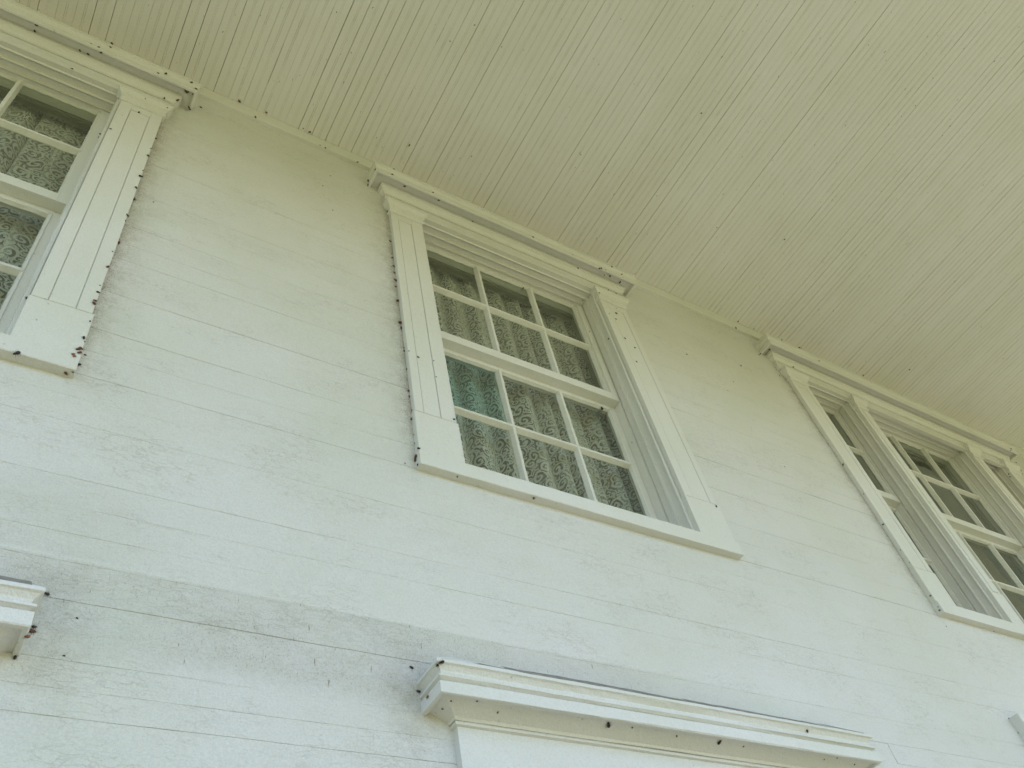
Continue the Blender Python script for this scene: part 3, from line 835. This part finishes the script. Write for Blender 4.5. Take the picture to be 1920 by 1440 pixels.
# kind, place, surface normal, where it sits, its order there, order counted down (1) or across (0)
INSECTS = [('r',-1.665,-0.0713,0.8012,0.01,-0,-1,17,1,0), ('r',-1.1136,-0.0372,0.7497,-0,-0.67,-0.74,17,2,0), ('r',-1.0892,-0.066,0.8014,0,0,-1,17,3,0),
('r',-1.0629,-0.0165,0.778,-0.66,0,-0.75,17,4,0), ('n',-1.6657,-0.0451,0.8011,0,-0,-1,17,1,0), ('n',-1.4979,-0.019,0.6675,-0,-1,-0,17,2,0),
('n',-1.5021,-0.046,0.8009,-0,0.01,-1,17,3,0), ('n',-1.4713,-0.046,0.8007,-0.01,0,-1,17,4,0), ('n',-1.4424,-0.0929,0.7928,-0,-0.99,0.12,17,5,0),
('n',-1.4284,-0.0845,0.777,0.01,0.5,-0.86,17,6,0), ('n',-1.4063,-0.0972,0.8314,0.01,-0.94,-0.35,17,7,0), ('n',-1.2143,-0.0925,0.7943,-0.01,-1,0.03,17,8,0),
('n',-1.1626,-0.0267,0.739,0,-0.81,-0.59,17,9,0), ('n',-1.1875,-0.0928,0.8227,0.01,-0.78,-0.63,17,10,0), ('n',-1.058,-0.0103,0.7758,0.21,0.01,-0.98,17,11,0),
('n',-1.0864,-0.0982,0.8329,0,-0.92,-0.38,17,12,0), ('n',-1.0621,-0.0918,0.8053,0,-1,0.09,17,13,0), ('n',-1.4198,-0.0339,1.034,0,-0,-1,11,1,0),
('n',-0.5443,-0.0305,1.0333,0,0,-1,11,2,0), ('s',-1.4716,-0.0927,0.7954,0.02,-0.99,0.12,17,1,0), ('s',-1.0677,-0.0673,0.8014,-0.01,-0.01,-1,17,2,0),
('s',-1.3134,-0.0028,0.6186,-0.44,0,-0.9,16,1,1), ('s',-1.2247,-0.0422,0.6272,0,-0.8,-0.6,16,2,1), ('s',-1.1402,-0.0428,0.6281,0,-0.8,-0.6,16,3,1),
('s',-1.1471,-0.022,0.2782,0,-1,0,16,4,1), ('s',-1.1466,-0.022,0.0956,0,-1,0,16,5,1), ('s',-1.1458,-0.0213,-0.2653,0.71,-0.71,0,16,6,1),
('s',-1.1499,-0.022,-0.4625,0,-1,0,16,7,1), ('s',-1.151,-0.022,-0.6518,0,-1,0,16,8,1), ('R',-1.0988,-0.0706,0.8014,0,0,-1,17,0,0),
('n',-1.0197,0.0009,0.864,0,-1,0.01,27,1,1), ('n',-1.1439,0.0011,0.4178,-0,-1,0.01,27,2,1), ('n',-1.2289,-0.0204,0.5302,0,-0.71,-0.71,16,1,1),
('n',-1.293,-0.022,0.3042,0,-1,0,16,2,1), ('n',-1.1472,-0.022,0.2153,0,-1,0,16,3,1), ('n',-1.1487,-0.022,-0.0396,0,-1,0,16,4,1),
('n',-1.1459,-0.0214,-0.2309,0.71,-0.71,0,16,5,1), ('n',-1.1493,-0.022,-0.6874,0,-1,0,16,6,1), ('n',-1.322,0.0391,0.3545,0.28,-0.96,-0,0,1,1),
('n',-1.3076,-0.0018,-0.7863,0.34,-0.94,0,0,2,1), ('s',-1.3227,0.04,0.3294,-0.9,-0.43,0.02,0,0,1), ('r',-0.8752,-0.0291,1.0337,0,-0,-1,11,1,0),
('r',-0.7518,-0.0318,1.0333,0,0,-1,11,2,0), ('s',-0.8694,-0.0265,1.0337,0,-0,-1,11,1,0), ('s',-0.5764,-0.0336,1.0333,0,0,-1,11,2,0),
('s',-0.6429,-0.5796,1.0343,0,0,-1,11,3,0), ('s',-0.5142,-0.6675,1.0341,0,-0,-1,11,4,0), ('s',-0.2558,-0.1397,1.0342,0,0,-1,11,5,0),
('n',-0.7932,-0.0168,0.964,0.01,-0.94,-0.34,12,1,0), ('n',-0.4617,-0.0171,0.9633,-0.01,-0.98,-0.2,12,2,0), ('n',-0.301,-0.0169,0.9611,-0.01,-0.96,-0.27,12,3,0),
('B',-1.1469,-0.022,0.0481,0,-1,0,16,0,1), ('B',-1.1444,0.0013,-0.0799,0.01,-1,-0.01,27,1,1), ('B',-1.1367,0.0009,-0.9893,0,-1,0.01,27,2,1),
('R',-1.145,-0.0151,-0.3907,1,0,0,16,0,1), ('r',-1.1482,-0.022,-0.5504,0,-1,0,16,1,1), ('r',-1.1494,-0.022,-0.7305,0,-1,0,16,2,1),
('r',-1.1494,-0.022,-0.7445,0,-1,0,16,3,1), ('s',-1.1438,-0.0238,-0.829,0,-1,0,3,1,1), ('s',-1.1401,-0.0229,-0.9193,0.71,-0.71,0,3,2,1),
('n',-1.1445,-0.0238,-0.9071,0,-1,0,3,0,1), ('r',-1.1424,-0.0238,-0.9526,0,-1,0,3,1,1), ('r',-1.148,-0.0238,-0.9586,0,-1,0,3,2,1),
('r',-1.1422,-0.0238,-0.9707,0,-1,0,3,3,1), ('o',-1.1548,-0.0314,-0.9925,0.01,-1,-0,18,1,0), ('o',-1.1507,-0.0314,-0.9992,0.01,-1,-0,18,2,0),
('s',-1.0833,0.0009,-0.0487,-0,-1,-0.01,27,1,1), ('s',-1.1281,0.0009,-0.9427,0,-1,-0.01,27,2,1), ('B',-1.2727,-0.0293,-1.0458,-0.01,-0.79,-0.61,18,0,0),
('r',-1.1557,-0.0115,-1.0465,-0,-0,-1,18,0,0), ('s',-1.1419,-0.0205,-1.0463,0.01,-0.01,-1,18,0,0), ('s',-0.488,-0.0176,0.9657,0,-0.98,-0.18,12,0,0),
('s',-0.4661,0.0009,0.6066,-0,-1,0.01,6,1,0), ('s',-0.4309,0.0007,0.7342,-0,-1,-0.01,6,2,0), ('s',-0.4221,0.0013,0.4219,-0,-1,0.01,6,3,0),
('n',-0.1012,-0.1743,1.0342,0.65,-0,-0.76,9,1,0), ('n',2.1572,-0.0324,1.0342,-0.71,-0,-0.71,9,2,0), ('n',2.5169,-0.0361,1.0333,0.16,0,-0.99,9,3,0),
('n',2.6696,-0.0372,1.0344,0,0,-1,9,4,0), ('n',3.2582,-0.0436,1.0343,0,-0,-1,9,5,0), ('n',3.5382,-0.2109,1.0338,0,-0,-1,9,6,0),
('s',0.1976,-0.2556,1.0347,0,0,-1,9,1,0), ('s',2.2887,-0.0308,1.0336,0,-0,-1,9,2,0), ('s',2.6863,-0.04,1.0345,0,-0,-1,9,3,0),
('s',4.5561,-0.0196,1.0344,0,0,-1,9,4,0), ('n',-0.2474,-0.0089,0.8318,-0.78,-0,-0.62,22,1,0), ('n',-0.2479,-0.0064,0.7919,-0.98,0,-0.18,22,2,0),
('n',-0.2482,-0.0864,0.7996,-1,-0,0.07,22,3,0), ('n',-0.1667,-0.0923,0.8106,0.01,-1,0.08,22,4,0), ('n',-0.159,-0.1006,0.8575,-0,-0.98,0.2,22,5,0),
('n',-0.0904,-0.0644,0.811,0.02,0.01,-1,22,6,0), ('n',0.0435,-0.0925,0.8087,-0.01,-1,0.07,22,7,0), ('n',0.0874,-0.0696,0.8113,0.01,0,-1,22,8,0),
('n',0.2815,-0.0444,0.7932,0,-1,0.06,22,9,0), ('n',0.6025,-0.0934,0.7998,-0.01,-0.99,0.1,22,10,0), ('n',0.9037,-0.0443,0.7804,-0.01,-0.93,-0.38,22,11,0),
('n',1.0124,-0.0893,0.7867,-0.01,-0.16,-0.99,22,12,0), ('n',1.0224,-0.0922,0.7877,0.01,-0.99,-0.15,22,13,0), ('n',1.1001,-0.0192,0.7323,-0.01,-1,-0,22,14,0),
('n',1.1052,-0.0634,0.8109,-0.03,0.01,-1,22,15,0), ('n',1.1051,-0.0982,0.8492,-0.01,-0.82,-0.57,22,16,0), ('n',1.1518,-0.0191,0.7316,0,-1,0.01,22,17,0),
('n',1.1705,-0.0907,0.8304,-0,-0.85,-0.52,22,18,0), ('n',-0.1597,-0.0029,0.6152,-0.53,0,-0.85,20,1,1), ('n',-0.1156,-0.0208,-0.4635,0,-1,0,20,2,1),
('n',-0.154,0.0007,-0.5276,-1,0,0,20,3,1), ('n',-0.0085,-0.022,-0.7541,0,-1,0,20,4,1), ('s',-0.1519,-0.695,1.0342,0,-0,-1,10,1,0),
('s',-0.0875,-0.8074,1.0331,0,-0,-1,10,2,0), ('s',0.0688,-0.7809,1.0343,0,-0,-1,10,3,0), ('s',0.69,-0.5036,1.0349,0,-0,-1,10,4,0),
('s',1.6178,-0.4819,1.0343,0,-0,-1,10,5,0), ('s',1.519,-0.6573,1.0337,0,-0,-1,10,6,0), ('s',1.677,-1.6139,1.0338,0,0,-1,10,7,0),
('s',2.1444,-1.5099,1.0334,0,-0,-1,10,8,0), ('s',3.7344,-0.6729,1.0345,0,0,-1,10,9,0), ('s',2.8887,-1.3696,1.0339,0,-0,-1,10,10,0),
('s',4.1179,-0.5562,1.0343,0,-0,-1,10,11,0), ('s',3.5464,-1.024,1.0339,0,-0,-1,10,12,0), ('s',0.8409,-0.0937,0.7954,0.01,-1,0.09,22,1,0),
('s',1.074,-0.0558,0.811,-0,0,-1,22,2,0), ('s',1.052,-0.0929,0.7927,-0,-0.98,-0.19,22,3,0), ('B',1.1771,-0.055,0.8108,0.01,0.01,-1,22,0,0),
('n',1.0005,-0.0321,0.6265,0,-0.99,0.12,21,1,1), ('n',1.056,-0.0208,0.4424,0,-1,0,21,2,1), ('n',1.059,-0.0208,0.2827,0,-1,0,21,3,1),
('n',1.1013,-0.0208,0.2303,0,-1,0,21,4,1), ('n',1.0667,-0.0208,0.1035,0,-1,0,21,5,1), ('s',0.967,0.0561,0.66,-0.01,-0,-1,1,1,1),
('s',0.9557,0.082,0.4139,0,-1,0,1,2,1), ('s',0.9864,0.087,-0.1584,-0.06,-1,-0,1,3,1), ('s',0.9739,0.1048,-0.3566,-1,0,0.01,1,4,1),
('n',0.6316,0.1086,0.6403,0,-0.28,-0.96,1,1,1), ('n',0.9882,0.015,0.286,-1,0.02,-0,1,2,1), ('s',1.0944,-0.0217,0.5587,0,-1,0,21,1,1),
('s',1.0217,-0.022,0.4667,0,-1,0,21,2,1), ('B',1.0776,-0.0208,0.5045,0,-1,0,21,0,1), ('n',-0.1631,0.0007,0.3512,0,-1,-0.01,28,1,1),
('n',-0.1619,0.0011,0.2174,0,-1,0.01,28,2,1), ('n',-0.1591,0.0015,0.1532,0,-1,0.01,28,3,1), ('n',-0.1571,0.0017,-0.2744,-0,-1,-0.01,28,4,1),
('n',-0.1571,0.0018,-0.2831,-0,-1,-0.01,28,5,1), ('n',-0.154,0.0013,-0.4024,0.01,-1,-0.01,28,6,1), ('n',-0.1568,0.0012,-0.4212,0.01,-1,0.01,28,7,1),
('s',-0.1606,0.0014,0.2543,0,-1,-0.01,28,1,1), ('s',-0.2,0.001,-1.0115,-0,-1,0.01,28,2,1), ('r',-0.1591,0.0018,0.1037,-0,-1,0.01,28,1,1),
('r',-0.1608,0.0006,-0.0021,0,-1,0.01,28,2,1), ('r',-0.1559,0.0015,-0.647,0,-1,-0.01,28,3,1), ('r',-0.1545,0.0017,-0.6748,0,-1,-0.01,28,4,1),
('R',-0.1588,0.0006,0.0449,0,-1,-0.01,28,1,1), ('R',-0.1605,0.0009,-0.1018,0,-1,0.01,28,2,1), ('R',-0.1595,0.0007,-0.2484,0,-1,0.01,28,3,1),
('s',-0.1516,-0.022,-0.4469,0,-1,0,20,1,1), ('s',-0.053,-0.022,-0.4538,0,-1,0,20,2,1), ('s',-0.0531,-0.022,-0.5468,0,-1,0,20,3,1),
('s',-0.155,-0.0038,-0.751,-1,0,0,20,4,1), ('r',-0.159,-0.0016,-0.7939,-1,0,0,4,0,1), ('s',-0.159,-0.0048,-0.8721,-1,0,0,4,1,1),
('s',-0.159,-0.0021,-0.9103,-1,0,0,4,2,1), ('n',-0.1582,-0.0226,-0.9542,-0.71,-0.71,0,4,1,1), ('n',1.1513,-0.0238,-0.7838,0,-1,0,4,2,1),
('R',-0.163,-0.0086,-0.9798,-1,0,0,23,0,0), ('r',-0.163,-0.0043,-0.9886,-1,0,0,23,0,0), ('n',-0.163,-0.0136,-1.0187,-1,0,0,23,1,0),
('n',0.2523,-0.019,-1.026,0.01,-0.01,-1,23,2,0), ('n',1.524,0.0018,0.4223,0.01,-1,0.01,7,1,0), ('n',1.9621,0.0008,0.5417,0,-1,-0.01,7,2,0),
('s',1.7072,0,0.2108,-0,-1,0.01,7,1,0), ('s',1.8055,0.0021,0.3301,0,-1,0.01,7,2,0), ('s',1.8248,0.0009,-0.2958,0.01,-1,-0.01,7,3,0),
('B',0.8943,0.1281,-0.141,0.01,-0.29,-0.96,1,0,1), ('s',-0.0297,-0.0176,-1.0258,-0.01,0.01,-1,23,0,0), ('n',1.1244,-0.9585,1.0341,0,0,-1,10,1,0),
('n',2.0338,-0.5944,1.0333,0,-0,-1,10,2,0), ('r',2.1151,-0.0166,0.9624,-0,-0.93,-0.37,13,0,0), ('n',2.2429,-0.0016,0.7927,-0.98,-0,-0.18,25,1,0),
('n',2.29,-0.0409,0.8146,-0.02,0.01,-1,25,2,0), ('n',2.4633,-0.0259,0.7494,-0.01,-0.36,-0.93,25,3,0), ('n',2.6669,-0.0931,0.8281,-0.02,-0.79,-0.62,25,4,0),
('n',4.5105,-0.0923,0.7451,-0.01,-0.99,-0.15,25,5,0), ('n',2.2231,0.0016,0.7752,0,-1,0.01,29,1,1), ('n',2.2998,0.0009,0.615,-0,-1,0.01,29,2,1),
('n',4.7598,0.0018,0.8062,-0,-1,0.01,29,3,1), ('n',4.7269,0.0009,0.7151,0,-1,0.01,29,4,1), ('n',4.6914,0.0011,0.6676,-0,-1,-0.01,29,5,1),
('s',2.3084,0.0009,0.6981,0,-1,0.01,29,1,1), ('s',2.3087,0.0007,0.6747,0,-1,0.01,29,2,1), ('s',2.3299,0.0008,0.5926,0.01,-1,0.01,29,3,1),
('s',2.3527,0.0011,0.0677,-0,-0.94,-0.35,29,4,1), ('s',2.3527,0.0003,-0.0055,-0,-1,0.01,29,5,1), ('s',2.3503,0.0016,-1.0745,0,-1,0.01,29,6,1),
('r',2.352,-0.0069,-0.0965,-1,0,0,24,0,1), ('s',2.352,-0.0124,-0.3083,-1,0,0,24,1,1), ('s',4.0967,-0.026,0.2506,0,-1,0,24,2,1),
('s',2.352,-0.0138,-0.6654,-1,0,0,24,3,1), ('s',2.352,-0.0176,-0.7413,-1,0,0,24,4,1), ('n',4.43,-0.0041,0.5691,-1,0,0,24,1,1),
('n',2.352,-0.0115,-0.5071,-1,0,0,24,2,1), ('n',2.348,-0.0178,-0.9274,-1,0,0,5,0,1), ('n',2.344,-0.0175,-1.0057,-1,0,0,26,0,0),
('s',2.344,-0.02,-0.9897,-1,0,0,26,1,0), ('s',2.7316,0.0004,-1.022,0,0.01,-1,26,2,0), ('s',4.2863,-0.0893,0.7489,-0.02,-0.1,-0.99,25,0,0),
('B',4.543,-0.092,0.7727,0,-1,0.07,25,0,0), ('n',4.417,-0.0026,0.54,-0.72,-0.7,0.01,2,0,1), ('B',-0.2161,-0.1021,-1.7713,-0,-0.53,-0.85,8,1,0),
('B',0.2653,-0.0688,-1.8433,-0.01,-0.41,-0.91,8,2,0), ('B',0.6376,-0.0684,-1.8441,-0,-0.39,-0.92,8,3,0), ('n',-0.2214,-0.0939,-1.7755,-0.77,-0,-0.64,8,1,0),
('n',0.9899,-0.0933,-1.7804,-0.02,-0.72,-0.69,8,2,0), ('n',-1.0726,0.0006,-1.8497,-0,-1,-0.01,19,1,0), ('n',-1.0564,0.0009,-1.7788,0,-1,-0.01,19,2,0),
('n',-1.0517,0.0004,-1.6996,-0,-1,0.01,19,3,0), ('n',-0.2381,0.0018,-1.7253,0,-1,-0.01,19,4,0), ('n',-0.2257,0.0011,-1.7875,-0,-1,-0.01,19,5,0),
('O',-0.2222,-0.0359,-1.8226,-1,-0,0.03,8,0,0), ('s',-0.1867,-0.035,-1.8466,-0.41,-0,-0.91,8,1,0), ('s',-0.1817,-0.0674,-1.8449,-0.01,-0.4,-0.92,8,2,0),
('s',-0.1176,-0.0762,-1.8412,-0,-0.41,-0.91,8,3,0), ('s',-0.0522,-0.0575,-1.8491,0.01,-0.41,-0.91,8,4,0), ('s',0.3404,-0.0707,-1.843,-0,-0.41,-0.91,8,5,0),
('s',0.4901,-0.0666,-1.8446,-0.01,-0.4,-0.92,8,6,0), ('s',0.7284,-0.0666,-1.8447,0,-0.39,-0.92,8,7,0), ('s',1.0482,-0.0647,-1.8451,0,-0.4,-0.92,8,8,0),
('s',1.0961,-0.0746,-1.8406,0,-0.42,-0.91,8,9,0), ('s',1.179,-0.0636,-1.8453,-0,-0.41,-0.91,8,10,0), ('s',-0.9914,0.001,-1.8309,-0,-1,0.01,19,1,0),
('s',-0.9855,0.0019,-1.7424,-0,-1,0.01,19,2,0), ('s',2.3709,0.0008,-1.5568,0,-1,-0.01,19,3,0), ('s',2.373,0,-1.4961,-1,0,0,14,0,0),
('O',-1.0666,-0.0653,-1.8448,0.55,-0.01,-0.83,15,0,1), ('r',-1.0579,0.001,-1.7892,0,-1,-0.01,19,0,0)]

def insect_mesh(name, mat_a, mat_b):
    """unit-length beetle lying along x, back towards +z: abdomen, thorax, head, six bent legs, two feelers"""
    b = MB()
    def blob(cx, cz, rx, ry, rz, seg=8):
        rings = []
        for i in range(5):
            a = math.pi * (i + .5) / 5
            x = cx - rx * math.cos(a); r = math.sin(a)
            rings.append([(x, ry * r * math.cos(t * 2 * math.pi / seg), cz + rz * r * math.sin(t * 2 * math.pi / seg)) for t in range(seg)])
        b.loft(rings)
    blob(-.12, .16, .36, .27, .20); blob(.24, .15, .15, .20, .15)
    nbody = len(b.f)
    blob(.40, .13, .10, .12, .10)
    for sx in (.22, .02, -.20):
        for sy in (-1, 1):
            p = [(sx, .14 * sy, .10), (sx + .06 * (1 if sx > 0 else -1), .36 * sy, .20), (sx + .14 * (1 if sx > .1 else -1), .50 * sy, .0)]
            for q0, q1 in zip(p[:-1], p[1:]):
                r0 = [(q0[0] + dx, q0[1], q0[2] + dz) for dx, dz in ((-.018, -.018), (.018, -.018), (0, .022))]
                r1 = [(q1[0] + dx * .7, q1[1], q1[2] + dz * .7) for dx, dz in ((-.018, -.018), (.018, -.018), (0, .022))]
                b.loft([r0, r1])
    for sy in (-1, 1):
        b.loft([[(.46, .05 * sy + d, .15 + e) for d, e in ((-.01, 0), (.01, 0), (0, .015))], [(.66, .17 * sy + d, .22 + e) for d, e in ((-.006, 0), (.006, 0), (0, .01))]])
    me = bpy.data.meshes.new(name)
    me.from_pydata(b.v, [], b.f)
    me.materials.append(MAT[mat_a]); me.materials.append(MAT[mat_b])
    for i, p in enumerate(me.polygons):
        p.material_index = 0 if i < nbody else 1
    bm = bmesh.new(); bm.from_mesh(me); bmesh.ops.recalc_face_normals(bm, faces=bm.faces); bm.to_mesh(me); bm.free()
    return me
IM = {'n': insect_mesh('insect', 'bug_dark', 'bug_dark'), 'r': insect_mesh('insect_red', 'bug_red', 'bug_dark'), 'o': insect_mesh('insect_orange', 'bug_orange', 'bug_dark')}
KIND = {'n': ('n', .0120, 'dark brown insect'), 's': ('n', .0065, 'tiny dark insect'), 'B': ('n', .0175, 'large blackish insect'), 'r': ('r', .0135, 'reddish brown insect'),
        'R': ('r', .0185, 'large reddish brown insect'), 'o': ('o', .0105, 'orange brown insect'), 'O': ('o', .0120, 'large orange brown insect')}
rb = random.Random(5)
ORDER = 'first second third fourth fifth sixth seventh eighth ninth tenth eleventh twelfth thirteenth fourteenth fifteenth sixteenth seventeenth eighteenth nineteenth twentieth'.split()
for (kd, x, y, z, nx, ny, nz, ai, od, dn) in INSECTS:
    mk, size, phrase = KIND[kd]
    up = Vector((nx, ny, nz)).normalized()
    t = up.orthogonal().normalized()
    t = Matrix.Rotation(rb.uniform(0, 6.28), 3, up) @ t
    s2 = up.cross(t)
    sz = size * rb.uniform(.85, 1.15)
    o = bpy.data.objects.new('insect', IM[mk])
    m4 = Matrix(((t.x, s2.x, up.x, x), (t.y, s2.y, up.y, y), (t.z, s2.z, up.z, z), (0, 0, 0, 1))) @ Matrix.Diagonal((sz, sz, sz, 1))
    COL.objects.link(o)
    o.matrix_world = m4
    o['category'] = 'insect'
    o['label'] = (ORDER[od - 1] + ' ' + phrase + ' from the ' + ('top ' if dn else 'left ') if od else phrase + ' ') + INSECT_PLACES[ai]
    o['group'] = phrase + 's ' + INSECT_PLACES[ai]
